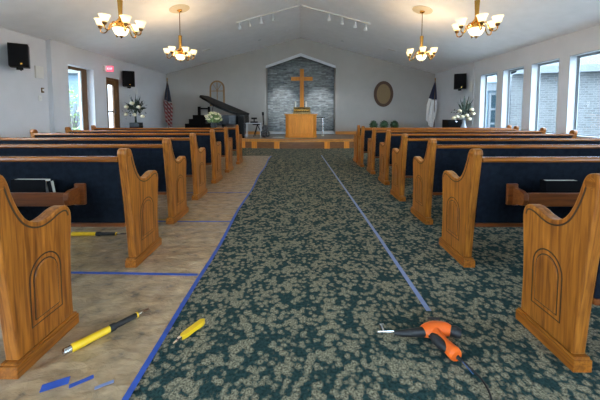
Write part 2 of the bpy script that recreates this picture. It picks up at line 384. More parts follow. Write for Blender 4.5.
# left wall with window and door
LW = (7.24, 8.13, .35, 2.35); LD = (8.64, 9.25, 0.0, 2.22)
side_wall('wall_left', XL-.35, XL, [LW, LD], 6.77, YE+.6, ZR, M['wall'])
added_daylight_holes = [(-3.6+2.0*k, -2.0+2.0*k, .35, 2.4) for k in range(4)]
side_wall('wall_left_rear', XL-.45, XLN, added_daylight_holes, YB, 6.77, ZR+.0, M['wall'])
y0, y1, za, zb = LW; xa = XL-.28
m = MB(); m.box(xa, xa+.09, y0, y0+.07, za, zb); m.box(xa, xa+.09, y1-.19, y1, za, zb); m.box(xa, xa+.09, y0+.07, y1-.19, zb-.07, zb); m.box(xa, xa+.09, y0+.07, y1-.19, za, za+.08)
f = struct(m.build('window_20', M['frame_wood']))
box(xa+.04, xa+.046, y0+.07, y1-.19, za+.08, zb-.07).build('pane', M['glass'], f)
m = MB(); m.box(xa+.05, xa+.085, y1-.24, y1-.19, za+.08, zb-.07); m.box(xa+.05, xa+.085, y0+.07, y0+.11, za+.08, zb-.07); m.build('sash', M['white'], f)
y0, y1, za, zb = LD; xa = XL-.09
m = MB(); m.box(xa-.08, XL-.01, y0, y0+.05, za, zb); m.box(xa-.08, XL-.01, y1-.05, y1, za, zb); m.box(xa-.08, XL-.01, y0+.05, y1-.05, zb-.06, zb)
f = struct(m.build('door_1', M['frame_wood']))
m = MB(); m.box(xa, xa+.05, y0+.05, y0+.12, .03, zb-.06); m.box(xa, xa+.05, y1-.22, y1-.05, .03, zb-.06); m.box(xa, xa+.05, y0+.12, y1-.22, zb-.2, zb-.06); m.box(xa, xa+.05, y0+.12, y1-.22, .03, .45); m.box(xa, xa+.05, y0+.12, y1-.22, 1.22, 1.26)
d = m.build('leaf', M['frame_wood'], f)
box(xa+.02, xa+.026, y0+.12, y1-.22, .45, zb-.2).build('pane', M['glass'], f)
MB().box(xa+.05, xa+.06, y1-.19, y1-.15, 1.15, 1.33).tube([(xa+.05, y1-.17, 1.24), (xa+.10, y1-.17, 1.24), (xa+.10, y1-.27, 1.24)], .009).build('door_handle', M['steel'], f)
# unseen left rear windows, added and widened to let in more daylight
for k, (ya, yb, a, b) in enumerate(added_daylight_holes):
    m = MB(); x = XL-.38
    m.box(x, x+.08, ya, ya+.06, a, b); m.box(x, x+.08, yb-.06, yb, a, b); m.box(x, x+.08, ya+.06, yb-.06, b-.06, b); m.box(x, x+.08, ya+.06, yb-.06, a, a+.06)
    f = struct(m.build('window_%d' % (21+k), M['frame_wood']))
    box(x+.03, x+.036, ya+.06, yb-.06, a+.06, b-.06).build('pane', M['glass'], f)
# unseen back wall; its wide glazed opening is added to let daylight in
m = MB(); ho = [(-1.6, 1.6)]
x = -6.0
for a, b in ho:
    m.box(x, a, YB-.2, YB, 0, 2.75); m.box(a, b, YB-.2, YB, 0, .25); x = b
m.box(x, 6.0, YB-.2, YB, 0, 2.75); m.prism([(-6, 2.75), (6, 2.75), (6, zc(6)+.05), (0, RIDGE+.05), (-6, zc(6)+.05)], YB-.2, YB, 'y')
struct(m.build('wall_rear', M['wall']))
for k, (a, b) in enumerate(ho):
    m = MB(); y = YB-.14
    n = 3 if b-a > 2.5 else 2
    for i in range(n+1):
        xx = a + (b-a-.08)*i/n; m.box(xx, xx+.08, y, y+.08, .25, 2.75)
    m.box(a, b, y+.001, y+.079, .25, .33); m.box(a, b, y+.001, y+.079, 2.67, 2.75)
    f = struct(m.build('window_%d' % (30+k), M['frame_wood']))
    box(a+.02, b-.02, y+.035, y+.041, .3, 2.7).build('pane', M['glass'], f)
# end wall with gabled niche
NX0, NX1, NZ, NA = -1.43, 1.45, 3.16, 3.67; NY = 13.1
m = MB()
m.prism([(-5.9, 0), (NX0, 0), (NX0, zc(NX0)+.05), (-5.9, zc(5.9)+.05)], YE, YE+.12, 'y')
m.prism([(NX1, 0), (5.8, 0), (5.8, zc(5.8)+.05), (NX1, zc(NX1)+.05)], YE, YE+.12, 'y')
m.prism([(NX0, NZ), (.01, NA), (.01, RIDGE+.05), (NX0, zc(NX0)+.05)], YE, YE+.12, 'y')
m.prism([(.01, NA), (NX1, NZ), (NX1, zc(NX1)+.05), (.01, RIDGE+.05)], YE, YE+.12, 'y')
m.box(NX0-.1, NX0, YE+.12, NY+.1, .2, NZ+.1); m.box(NX1, NX1+.1, YE+.12, NY+.1, .2, NZ+.1)
struct(m.build('wall_end', M['endwall']))
m = MB()
m.prism([(NX0, NZ), (.01, NA), (.01, NA+.05), (NX0, NZ+.05)], YE+.004, NY+.1, 'y'); m.prism([(.01, NA), (NX1, NZ), (NX1, NZ+.05), (.01, NA+.05)], YE+.004, NY+.1, 'y')
m.prism([(NX0, NZ-.005), (NX0, NZ-.10), (.01, NA-.12), (.01, NA-.005)], YE+.01, YE+.06, 'y'); m.prism([(.01, NA-.005), (.01, NA-.12), (NX1, NZ-.10), (NX1, NZ-.005)], YE+.01, YE+.06, 'y')
struct(m.build('trim_1', M['white']))
struct(MB().prism([(NX0-.1, .2), (NX1+.1, .2), (NX1+.1, NZ), (.01, NA+.04), (NX0-.1, NZ)], NY, NY+.1, 'y').build('wall_niche', M['stone']))
m = MB(); m.box(NX0, NX1, YE+.25, NY, .32, .43)
struct(m.build('trim_2', M['white'], bevel=.005))
m = MB(); m.box(NX1+.01, 4.2, YE-.02, YE, .32, .45); m.box(-5.2, NX0-.01, YE-.02, YE, .32, .45)
struct(m.build('baseboard_end', M['stage']))
struct(box(XW-.035, XW, 9.66, 9.72, 0, zc(XW)).build('trim_3', M['wall']))

# ------------------------------------------------------------------ outside
struct(box(-40, 40, -30, 50, -.5, -.2).build('ground_outside', M['grass']))
bld = thing('neighbouring_building', (8.1, 11.6, -.2), 'grey brick building with white eaves seen through the right windows', 'building', rz=math.radians(-17))
box(0, 9, 0, 5, 0, 2.86).build('wall', M['brick'], bld)
box(0, 9.4, -.45, 5.4, 2.86, 2.90).build('soffit', M['fascia_out'], bld)
box(0, 9.4, -.5, -.44, 2.84, 3.08).build('fascia', M['fascia_out'], bld)
MB().prism([(-.5, 3.08), (5.4, 3.08), (2.45, 4.0)], 0, 9.4, 'x').build('roof', M['roof'], bld)
wing = thing('blue_side_wing', (7.55, 12.0, -.2), 'blue-grey low wing with white multi-pane window, seen through far window', 'building', rz=math.radians(-10))
box(-.9, .45, 0, 1.2, 0, 2.3).build('wall', M['blue_siding'], wing)
box(-1.0, .45, -.15, 1.2, 2.29, 2.60).build('fascia', M['fascia_out'], wing)
MB().prism([(-.25, 2.60), (1.2, 2.60), (1.2, 3.2)], -1.1, .45, 'x').build('roof', M['blue_siding'], wing)
wf = MB(); wf.box(-.06, .02, -.04, 0, .35, 2.2); wf.box(.30, .38, -.04, 0, .35, 2.2)
for z in (.35, .95, 1.52, 2.12): wf.box(.02, .30, -.04, 0, z, z+.08)
wff = wf.build('window', M['fascia_out'], wing)
box(.02, .30, -.015, -.01, .4, 2.15).build('pane', plain('dim_glass', (.012, .022, .028), .6, spec=.05, noise=.1), wff)
def shrub(loc, h, label):
    o = thing('leafless_shrub', loc, label, 'shrub', 'pale shrubs outside the left window')
    m = MB()
    for i in range(26):
        a = random.uniform(0, 2*PI); r = random.uniform(.1, .5)*h*.5
        p = [(0, 0, 0), (r*.3*math.cos(a), r*.3*math.sin(a), h*.4), (r*math.cos(a), r*math.sin(a), h*random.uniform(.7, 1))]
        m.tube(p, [.03, .02, .006], 5)
    m.build('branches', M['bark'], o)
    m = MB()
    for i in range(260):
        a = random.uniform(0, 2*PI); r = random.uniform(.0, .32)*h; z = random.uniform(.15, 1)*h
        p = Vector((r*math.cos(a), r*math.sin(a), z)); m.leaf(p, p+Vector((random.uniform(-.15, .15), random.uniform(-.15, .15), random.uniform(-.1, .15))), .04)
    m.build('foliage', M['leafpale'], o)
hs = thing('neighbouring_house', (-12, 15.5, -.2), 'pale grey house outside beyond the left window', 'building')
box(-4.5, 4.5, 0, 5, 0, 3.4).build('wall', M['blue_siding'], hs)
MB().prism([(-.4, 3.4), (5.4, 3.4), (2.5, 4.8)], -4.8, 4.8, 'x').build('roof', M['roof'], hs)
shrub((-8.2, 10.8, -.2), 2.3, 'pale bare-branched shrub outside the wood-framed left window')

# ------------------------------------------------------------------ stage platform
R = 7.6; Y0 = 10.03
def fy(x): x = min(abs(x), 3.5); return Y0 + R - math.sqrt(R*R - x*x)
stg = thing('stage_platform', (0, 0, 0), 'low bowed wooden stage with recessed panels across the front of the room', 'stage')
xs = [-5.54 + 11.08*i/60 for i in range(61)]
def arc_band(inset, z0, z1, xs=xs, back=None):
    m = MB(); front = [(x, fy(x)+inset) for x in xs]
    poly = front + ([(x, y+.05) for x, y in front[::-1]] if back is None else [(xs[-1], back), (xs[0], back)])
    return m.prism(poly, z0, z1, 'z')
arc_band(.0, .27, .318, back=12.49).build('deck', M['deck'], stg)
arc_band(-.03, .285, .322).build('nosing', M['stage'], stg, bevel=.006)
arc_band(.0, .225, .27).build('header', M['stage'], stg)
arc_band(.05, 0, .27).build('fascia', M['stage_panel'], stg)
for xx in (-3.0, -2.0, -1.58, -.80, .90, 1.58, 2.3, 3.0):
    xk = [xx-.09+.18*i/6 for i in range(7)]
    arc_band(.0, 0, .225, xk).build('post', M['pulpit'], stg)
ST = .322

# pulpit
pu = thing('pulpit', (.02, 10.9, ST), 'honey oak faceted pulpit with arched-free panel front at stage centre', 'pulpit')
pu['label'] = 'honey oak pulpit with faceted sides and a framed front panel at stage centre'
MB().prism([(-.44, -.18), (.44, -.18), (.56, .06), (.56, .35), (-.56, .35), (-.56, .06)], .04, .82, 'z').build('body', M['pulpit'], pu, bevel=.006)
MB().prism([(-.47, -.21), (.47, -.21), (.60, .04), (.60, .38), (-.60, .38), (-.60, .04)], .80, .85, 'z').build('top', M['pulpit'], pu, bevel=.008)
MB().prism([(-.46, -.2), (.46, -.2), (.58, .05), (.58, .37), (-.58, .37), (-.58, .05)], 0, .05, 'z').build('plinth', M['pulpit'], pu, bevel=.005)
m = MB(); m.box(-.41, .41, -.20, -.18, .70, .78); m.box(-.41, .41, -.20, -.18, .06, .14); m.box(-.41, -.32, -.20, -.18, .14, .70); m.box(.32, .41, -.20, -.18, .14, .70)
m.build('front_frame', M['pulpit'], pu, bevel=.004)
m = MB(); m.box(-.28, .28, -.192, -.179, .18, .66); m.build('front_panel', M['pulpit'], pu, bevel=.004)
br = thing('brass_book_stand', (.05, 10.98, ST+.85), 'ornate brass book stand resting on top of the pulpit', 'book stand')
m = MB(); m.box(-.33, .33, -.1, .12, 0, .05); m.build('base', M['plaque_brass'], br, bevel=.005)
rot = Matrix.Translation((0, 0, .05)) @ Matrix.Rotation(math.radians(-28), 4, 'X')
MB().box(-.31, .31, -.02, .01, .0, .22, rot).build('plate', M['plaque_brass'], br, bevel=.004)
m = MB()
for i in range(9): m.blob((-.26+.065*i, -.02, .13), .026, 1, (1, .5, 1.6))
m.build('ornament', M['brass'], br)
# cross
cx = thing('wooden_cross', (.06, NY, 1.44), 'tall plain wooden cross mounted on the grey stone niche wall', 'cross')
box(-.085, .085, -.12, -.04, 0, 1.66).build('upright', M['pulpit'], cx, bevel=.006)
box(-.46, .46, -.125, -.045, 1.16, 1.32).build('crossbeam', M['pulpit'], cx, bevel=.006)
box(-.04, .04, -.045, 0, .3, 1.4).build('mount', M['mattblack'], cx)
# table behind pulpit
tb = thing('side_table', (.17, 11.75, ST), 'narrow dark-topped table with metal legs behind the pulpit', 'table')
box(-.78, .78, -.2, .2, .70, .735).build('tabletop', M['mattblack'], tb, bevel=.004)
for sx in (-.70, .70):
    m = MB(); m.tube([(sx, 0, .02), (sx, 0, .70)], .022, 8); m.build('leg', M['steel'], tb, True)
    m = MB(); m.box(sx-.05, sx+.05, -.2, .2, 0, .02); m.build('foot', M['plastic'], tb)
for i, (cxx, lb) in enumerate(((.22, 'white pillar candle just right of the cross foot'), (-.20, 'white pillar candle left of the cross foot'))):
    cd = thing('candle', (cxx, 11.75, ST+.735), lb, 'candle', 'candles by the cross')
    MB().lathe([(.06, 0), (.06, .015), (.018, .03), (.014, .33), (.045, .35), (.045, .365)], n=12).build('holder', M['brass_dark'], cd, True)
    MB().lathe([(.035, .365), (.035, .60), (.02, .605)], n=12).build('wax', M['candle'], cd, True)
sb = thing('paper_sheet', (-.80, 10.8, ST), 'white sheet of paper lying on the stage left of the pulpit', 'paper')
box(-.2, .2, -.1, .12, 0, .012).build('sheet', M['plastic'], sb)

# grand piano
pi_ = thing('grand_piano', (-2.93, 10.92, ST), 'black grand piano with raised lid seen from its tail', 'piano', rz=math.radians(-9))
def piano_outline(off=0):
    P = [(.76, -.30), (.76, 1.0), (-.74, 1.0), (-.74, .55), (-.70, .25), (-.50, .02), (-.25, -.15), (0, -.42), (.25, -.52), (.55, -.50)]
    cl = P[:4] + [tuple(v) for v in smooth_path(P[3:], 4)][1:]
    return cl
OUT = piano_outline()
MB().prism(OUT, .48, .80, 'z').build('case', M['black'], pi_, bevel=.008)
box(-.70, .70, 1.0, 1.18, .48, .60).build('keybed', M['black'], pi_)
hinge = Matrix.Translation((.76, 0, .80)) @ Matrix.Rotation(math.radians(22), 4, 'Y') @ Matrix.Translation((-.76, 0, 0))
MB().prism([(.76-(.76-x)*1.24, y) for x, y in OUT], .0, .075, 'z', hinge).build('lid', M['mattblack'], pi_, bevel=.004)
MB().tube([(-.5, .3, .78), (-.35, .3, 1.26)], .012).build('prop_stick', M['black'], pi_)
for lx, ly in ((.62, .85), (-.62, .85), (.3, -.35)):
    MB().lathe([(.03, 0), (.03, .04), (.045, .06), (.07, .48)], (lx, ly, 0), 12).build('leg', M['black'], pi_, True)
am = thing('equipment_cabinet', (-2.06, 10.42, ST), 'tall narrow black glossy cabinet at the right of the piano', 'cabinet')
box(-.11, .09, 0, .3, 0, .80).build('body', M['black'], am, bevel=.02)
box(-.11, .08, -.006, 0, .08, .74).build('grille', M['mattblack'], am)
# stepped riser left of the piano
rs = thing('tiered_riser', (-4.66, 12.09, ST), 'black stepped riser left of the piano', 'riser')
for i, (x, h) in enumerate([(0, .46), (.16, .65), (.32, .81)]):
    box(x, 1.12, 0, .38, 0 if i == 0 else [0, .46, .65][i], h).build('step', M['mattblack'], rs)
m = MB()
m.box(.46, .56, .2, .28, .81, 1.15); m.box(.87, .95, .2, .28, .81, 1.15); m.box(.56, .87, .22, .26, 1.04, 1.10); m.build('guard_rail', M['mattblack'], rs)
# bouquet on stand in front of stage
ps = thing('plant_stand', (-2.54, 8.8, 0), 'slim black stand under the pale bouquet near the piano', 'stand')
MB().lathe([(.15, 0), (.15, .02), (.02, .05), (.02, .70), (.13, .72), (.13, .74)], n=16).build('pedestal', M['mattblack'], ps, True)
bq = thing('flower_bouquet', (-2.54, 8.8, .74), 'round bouquet of cream and pale yellow flowers in dark vase before the piano', 'flowers')
MB().lathe([(.06, 0), (.09, .08), (.07, .17), (.085, .2)], n=14).build('vase', M['pot'], bq, True)
m = MB()
for i in range(220):
    a = random.uniform(0, 2*PI); e_ = random.uniform(-.3, 1.4); r = random.uniform(.12, .25)
    p = Vector((math.cos(a)*math.cos(e_)*r, math.sin(a)*math.cos(e_)*r*.8, .30+math.sin(e_)*r*.75)); m.leaf((p*.6).to_tuple(), p, .025)
m.build('foliage', M['leafpale'], bq)
for i in range(52):
    a = random.uniform(0, 2*PI); e_ = random.uniform(-.25, 1.4); r = random.uniform(.17, .28)
    MB().blob((math.cos(a)*math.cos(e_)*r*1.05, math.sin(a)*math.cos(e_)*r*.8, .29+math.sin(e_)*r*.75), random.uniform(.028, .045), 1, (1, 1, .7), .2).build('blossom', M[random.choice(['cream', 'paleyellow'])], bq)
# white frame table, stool, guitar
wt = thing('white_frame_table', (-1.67, 10.75, ST), 'small white metal frame table on stage beside black gear', 'table')
box(-.27, .27, -.15, .15, .50, .53).build('tabletop', M['white'], wt)
for sx in (-.25, .25):
    for sy in (-.13, .13): box(sx-.011, sx+.011, sy-.011, sy+.011, 0, .50).build('leg', M['white'], wt)
ms = thing('mixer', (-1.66, 10.75, ST+.53), 'small black device on the white frame table', 'electronics')
box(-.12, .12, -.1, .1, 0, .05).build('body', M['mattblack'], ms); MB().box(-.1, .1, -.02, .02, .13, .19).tube([(0, 0, .04), (0, 0, .15)], .02).build('bracket', M['mattblack'], ms)
st = thing('drum_stool', (-1.62, 11.25, ST), 'black round stool behind the white frame table', 'stool')
MB().lathe([(.17, .44), (.19, .47), (.17, .52), (.02, .53)], n=16).build('seat', M['mattblack'], st, True)
for k in range(3):
    a = k*2.09; MB().tube([(0, 0, .44), (.22*math.cos(a), .22*math.sin(a), .01)], .016).build('leg', M['mattblack'], st)
gt = thing('guitar', (-1.27, 10.8, ST), 'dark guitar standing upright at the left edge of the niche', 'guitar')
MB().prism([tuple(v) for v in smooth_path([(-.02, .0), (-.15, .05), (-.17, .17), (-.10, .27), (-.12, .37), (-.03, .44), (.05, .43), (.10, .36), (.08, .27), (.16, .17), (.14, .05), (-.02, .0)], 4)][:-1], -.05, .04, 'y').build('body', M['guitar'], gt, bevel=.01)
MB().box(-.045, .0, -.06, -.04, .42, .80, Matrix.Rotation(-.06, 4, 'Y')).build('neck', M['guitar'], gt)
MB().box(-.06, .015, -.06, -.04, .80, .92, Matrix.Rotation(-.06, 4, 'Y')).build('headstock', M['mattblack'], gt)
MB().tube([(0, .1, .3), (-.12, .2, .01)], .01).tube([(0, .1, .3), (.12, .2, .01)], .01).tube([(0, .05, .3), (0, .12, .3)], .01).build('stand', M['mattblack'], gt)
# topiaries
for i, x in enumerate((2.73, 3.12, 3.51)):
    tp = thing('topiary_ball', (x, 11.2, ST), ['left', 'middle', 'right'][i] + 'most of three round green topiary balls by the end wall' if i != 1 else 'middle one of three round green topiary balls by the end wall', 'plant', 'topiary balls in a row')
    MB().lathe([(.07, 0), (.10, .14), (.085, .14), (.08, .12), (.001, .12)], n=14).build('pot', M['pot'], tp, True)
    MB().tube([(0, 0, .1), (0, 0, .35)], .012).build('stem', M['bark'], tp)
    m = MB(); m.blob((0, 0, .44), .135, 3, (1, 1, 1), .03)
    for k in range(260):
        a = random.uniform(0, 2*PI); e_ = random.uniform(-1.5, 1.5)
        d = Vector((math.cos(a)*math.cos(e_), math.sin(a)*math.cos(e_), math.sin(e_))); p = Vector((0, 0, .44))+d*.13
        m.leaf(p, p+d*.035+Vector((random.uniform(-.02, .02), random.uniform(-.02, .02), random.uniform(-.02, .02))), .012)
    m.build('foliage', M['leaf'], tp)

# wall decorations on the end wall
aw = thing('arched_wall_frame', (-3.44, YE-.04, 1.50), 'arched oak window-style frame hanging above the piano', 'wall decoration')
m = MB()
def archpts(hw, zb_, zs, n=14, cx=0): return [(cx-hw, zb_)] + [(cx-hw*math.cos(PI*i/n), zs+hw*math.sin(PI*i/n)) for i in range(n+1)] + [(cx+hw, zb_)]
o_, i_ = archpts(.31, 0, .74), archpts(.245, .05, .74)
for k in range(len(o_)-1): m.prism([o_[k], o_[k+1], i_[k+1], i_[k]], 0, .035, 'y')
m.prism([o_[-1], o_[0], i_[0], i_[-1]], 0, .035, 'y')
m.build('frame', M['arch'], aw)
MB().prism(archpts(.256, .049, .74), .015, .03, 'y').build('panel', M['archglass'], aw)
m = MB(); m.box(-.015, .015, .002, .014, .05, .98); m.box(-.25, .25, .002, .014, .60, .635)
for sg in (-1, 1): m.tube([(0, .008, .63), (sg*.17, .008, .90)], .012, 6)
m.build('muntins', M['arch'], aw)
ov = thing('oval_woven_plaque', (3.43, YE-.035, 1.995), 'oval woven plaque with dark rim on the end wall', 'wall decoration')
def oval(rx, rz, y0_, y1_, rin=0):
    m = MB(); n = 36
    P = [(rx*math.cos(2*PI*i/n), rz*math.sin(2*PI*i/n)) for i in range(n)]
    if not rin: return m.prism(P, y0_, y1_, 'y')
    Q = [(x*rin, z*(rin+.05)) for x, z in P]
    for i in range(n): j = (i+1) % n; m.prism([P[i], P[j], Q[j], Q[i]], y0_, y1_, 'y')
    return m
oval(.40, .53, -.015, .028, .72).build('rim', M['wickerdark'], ov)
oval(.31, .43, .0, .03).build('woven_centre', M['wicker'], ov)

# flags
def flagpole(name, loc, label):
    o = thing(name, loc, label, 'flag')
    MB().lathe([(.14, 0), (.14, .02), (.03, .07), (.018, .10)], n=16).build('base', M['brass_dark'], o, True)
    MB().tube([(0, 0, .08), (0, 0, 2.13)], .014).build('pole', M['frame_wood'], o)
    MB().lathe([(.012, 2.12), (.028, 2.15), (.008, 2.18), (.03, 2.22), (.002, 2.27)], n=10).build('finial', M['brass'], o, True)
    return o
def drape(zt, L0, L1, w0, w1, cx0=0, cx1=0, folds=4, u0=0, u1=1, v0=0, v1=1, yoff=0.0):
    """hanging folded cloth; u across, v down"""
    m = MB(); nu, nv = 24, 22; g = []
    for j in range(nv+1):
        v = v0+(v1-v0)*j/nv; row = []
        for i in range(nu+1):
            u = u0+(u1-u0)*i/nu
            wd = w0+(w1-w0)*(min(1, v/.6)**.8)*(1-.35*max(0, (v-.6)/.4)); c = cx0+(cx1-cx0)*v
            z = zt - (L0+(L1-L0)*u)*v*(1+.09*(1-abs(2*u-1))*v)
            x = c + (u-.5)*wd; y = yoff + .035*(.3+v)*math.sin(u*folds*2*PI + v*1.5)
            row.append(m.b.verts.new((x, y, z)))
        g.append(row)
    for j in range(nv):
        for i in range(nu): m.b.faces.new([g[j][i], g[j][i+1], g[j+1][i+1], g[j+1][i]])
    return m
def stripes_mat():
    m, t, b = new_mat('red_white_stripes')
    co = t.nodes.new('ShaderNodeTexCoord'); wv = t.nodes.new('ShaderNodeTexWave'); wv.wave_type = 'BANDS'; wv.bands_direction = 'X'
    mp = t.nodes.new('ShaderNodeMapping'); mp.inputs['Rotation'].default_value = (0, math.radians(38), 0)
    t.links.new(co.outputs['Object'], mp.inputs[0]); t.links.new(mp.outputs[0], wv.inputs[0]); wv.inputs['Scale'].default_value = 3.2
    r = t.nodes.new('ShaderNodeValToRGB'); r.color_ramp.interpolation = 'CONSTANT'
    r.color_ramp.elements[0].color = (.20, .012, .016, 1); r.color_ramp.elements[1].color = (.36, .31, .29, 1); r.color_ramp.elements[1].position = .55
    t.links.new(wv.outputs['Fac'], r.inputs['Fac']); t.links.new(r.outputs['Color'], b.inputs['Base Color']); b.inputs['Roughness'].default_value = .8
    return m
def star_mat():
    m, t, b = new_mat('navy_with_stars')
    co = t.nodes.new('ShaderNodeTexCoord'); v = t.nodes.new('ShaderNodeTexVoronoi'); v.inputs['Scale'].default_value = 16; v.inputs['Randomness'].default_value = .15
    t.links.new(co.outputs['Object'], v.inputs[0])
    r = t.nodes.new('ShaderNodeValToRGB'); r.color_ramp.interpolation = 'CONSTANT'
    r.color_ramp.elements[0].color = (.2, .2, .22, 1); r.color_ramp.elements[1].color = (.008, .011, .03, 1); r.color_ramp.elements[1].position = .22
    t.links.new(v.outputs['Distance'], r.inputs['Fac']); t.links.new(r.outputs['Color'], b.inputs['Base Color']); b.inputs['Roughness'].default_value = .8
    return m
M['stripes'] = stripes_mat(); M['stars'] = star_mat()
us = flagpole('national_flag', (-5.24, 11.9, ST), 'furled American flag with stars and stripes on a pole in the left corner')
drape(2.10, 1.45, 1.65, .03, .35, 0, -.0, 3, 0, 1, 0, .47).build('canton', M['stars'], us, True)
drape(2.10, 1.45, 1.75, .03, .37, 0, .0, 3, 0, 1, .47, 1, -.01).build('striped_field', M['stripes'], us, True)
cf = flagpole('church_flag', (5.30, 11.9, ST), 'white flag with dark blue upper part on a pole in the right corner')
drape(2.10, 1.50, 1.62, .03, .42, 0, -.17, 3, 0, 1, 0, .42).build('blue_top', M['flagnavy'], cf, True)
drape(2.10, 1.50, 1.75, .03, .42, 0, -.17, 3, 0, 1, .42, 1, -.01).build('white_field', M['flagwhite'], cf, True)

# flower arrangements left and right
def arrangement(loc, label, standlabel, zs, pot, blooms, spikes, hgt):
    s_ = thing('flower_stand', (loc[0], loc[1], 0), standlabel, 'stand')
    box(-.14, .14, -.14, .14, 0, zs).build('pedestal', M['plastic' if pot == 'clearvase' else 'mattblack'], s_, bevel=.005)
    o = thing('flower_arrangement', (loc[0], loc[1], zs), label, 'flowers')
    if pot == 'clearvase': MB().lathe([(.06, 0), (.09, .06), (.05, .2), (.07, .45), (.09, .47)], n=14).build('vase', M[pot], o, True)
    else:
        box(-.15, .15, -.12, .12, 0, .12).build('vase', M[pot], o, bevel=.01)
    m = MB()
    for i in range(6):
        m.tube([(random.uniform(-.03, .03), random.uniform(-.03, .03), .1), (random.uniform(-.06, .06), random.uniform(-.05, .05), .55)], .008, 5)
    m.build('stems', M['leafdark'], o)
    m = MB()
    for i in range(spikes):
        a = random.uniform(PI*.0, PI*1.0); L = random.uniform(.25, .45); y = random.uniform(-.12, .12)
        m.leaf((0, y*.3, .52), (math.cos(a)*L*.8, y, .55+math.sin(a)*L*hgt), .022)
    for i in range(150):
        p = Vector((random.gauss(0, .13), random.gauss(0, .09), .55+random.gauss(0, .12))); m.leaf(p, p+Vector((random.uniform(-.08, .08), random.uniform(-.05, .05), random.uniform(-.06, .08))), .018)
    m.build('foliage', M['leafdark'], o)
    for bx_, bz_ in blooms:
        MB().blob((bx_, -.12, bz_), .068, 2, (1, .8, .75), .12).build('blossom', M['cream'], o)
    return o
arrangement((-5.12, 9.35, 0), 'tall arrangement of cream roses and spiky leaves by the left speaker', 'black stand under the tall rose arrangement at left', .78, 'pot',
            [(-.22, .60), (.16, .60), (-.24, .37), (.02, .36), (.27, .31), (-.04, .72)], 40, 1.2)
arrangement((5.14, 9.45, 0), 'arrangement of cream roses in grey vase by the right wall', 'pale stand under the rose arrangement at right', .68, 'clearvase',
            [(.17, .62), (-.20, .58), (-.28, .40), (-.38, .36), (-.12, .40), (.10, .33), (.22, .50), (.02, .44)], 34, 1.35)
bx = thing('monitor_cabinet', (5.06, 9.75, 0), 'black boxy monitor speaker beside the right flower vase', 'speaker')
box(-.27, .27, 0, .4, 0, .98).build('body', M['mattblack'], bx, bevel=.01)
box(-.25, .25, -.008, 0, .06, .90).build('grille', M['grille'], bx)
box(-.03, .03, -.012, -.002, .91, .94).build('badge', M['steel'], bx)

# ------------------------------------------------------------------ wall speakers and small fittings
def wall_speaker(x, y, z, sgn, w_, d_, h_, label, rz):
    o = thing('wall_speaker', (x, y, z), label, 'speaker', None, rz)
    box(-w_/2, w_/2, -d_/2, d_/2, 0, h_).build('cabinet', M['mattblack'], o, bevel=.012)
    box(-w_/2+.02, w_/2-.02, -d_/2-.008, -d_/2, .02, h_-.02).build('grille', M['grille'], o)
    box(w_*.08, w_*.08+.028, -d_/2-.012, -d_/2-.006, .04, .065).build('badge', M['brass'], o)
    MB().box(-.05, .05, -.02, .02, -.05, 0).tube([(0, 0, -.03), (-sgn*.0, d_/2+.08, -.03)], .014).build('bracket', M['mattblack'], o)
    return o
wall_speaker(-5.42, 5.86, 2.06, -1, .29, .30, .43, 'black wall speaker nearest the camera on the left wall', math.radians(38))
wall_speaker(-5.36, 9.45, 2.02, -1, .33, .30, .47, 'black wall speaker between exit sign and flag on left wall', math.radians(28))
wall_speaker(5.35, 10.15, 2.0, 1, .36, .34, .50, 'black wall speaker on right wall above the flower arrangement', math.radians(-25))
def plate(name, y, z, wy, hz, sgn, label, mat='plastic', x=None, th=.03, parts=None):
    o = thing(name, (x, y, z), label, 'wall fitting')
    if sgn > 0: box(0, th, -wy/2, wy/2, -hz/2, hz/2).build('cover', M[mat], o, bevel=.004)
    else: box(-th, 0, -wy/2, wy/2, -hz/2, hz/2).build('cover', M[mat], o, bevel=.004)
    return o
o = plate('wall_panel', 6.55, 2.06, .2, .26, 1, 'square ivory panel on left wall below near speaker', x=XLN); box(.03, .034, -.07, .07, -.1, .1).build('louvre', M['plastic'], o)
o = plate('thermostat', 6.62, 1.68, .06, .11, 1, 'small dark thermostat below the ivory wall panel', 'brass_dark', XLN, .02); box(.02, .025, -.02, .02, -.02, .03).build('dial', M['plastic'], o)
o = plate('light_switch', 6.55, 1.50, .08, .12, 1, 'ivory light switch below the thermostat', x=XLN, th=.012); box(.012, .02, -.01, .01, -.02, .02).build('toggle', M['plastic'], o)
o = plate('wall_outlet', 10.2, 1.93, .1, .2, 1, 'small ivory plate just right of the far left wall speaker', x=XL)
o = plate('wall_panel', 9.80, 2.06, .15, .33, -1, 'ivory panel on right wall beside the speaker', x=XW, th=.04)
ex = thing('exit_sign', (XL, 8.60, 2.44), 'red lit EXIT sign on the left wall above the wooden door', 'sign')
rE = Matrix.Rotation(math.radians(50), 4, 'Z')
box(0, .07, -.10, -.02, -.08, .08).build('housing', M['plastic'], ex, bevel=.004)
MB().box(.07, .25, -.03, 0, -.08, .08, None).build('face', M['exit'], ex)
def text(body, size, parent, loc, rot, mat):
    cu = bpy.data.curves.new('lettering', 'FONT'); cu.body = body; cu.size = size; cu.align_x = 'CENTER'; cu.align_y = 'CENTER'; cu.extrude = .002; cu.resolution_u = 2
    tmp = bpy.data.objects.new('lettering', cu); C.objects.link(tmp); bpy.context.view_layer.update()
    me = bpy.data.meshes.new_from_object(tmp.evaluated_get(bpy.context.evaluated_depsgraph_get())); bpy.data.objects.remove(tmp)
    me.materials.clear(); me.materials.append(mat)
    o = bpy.data.objects.new('lettering', me); C.objects.link(o); o.parent = parent; o.location = loc; o.rotation_euler = rot
    return o
text('EXIT', .075, ex, (.16, -.033, 0), (PI/2, 0, 0), M['exitletter'])

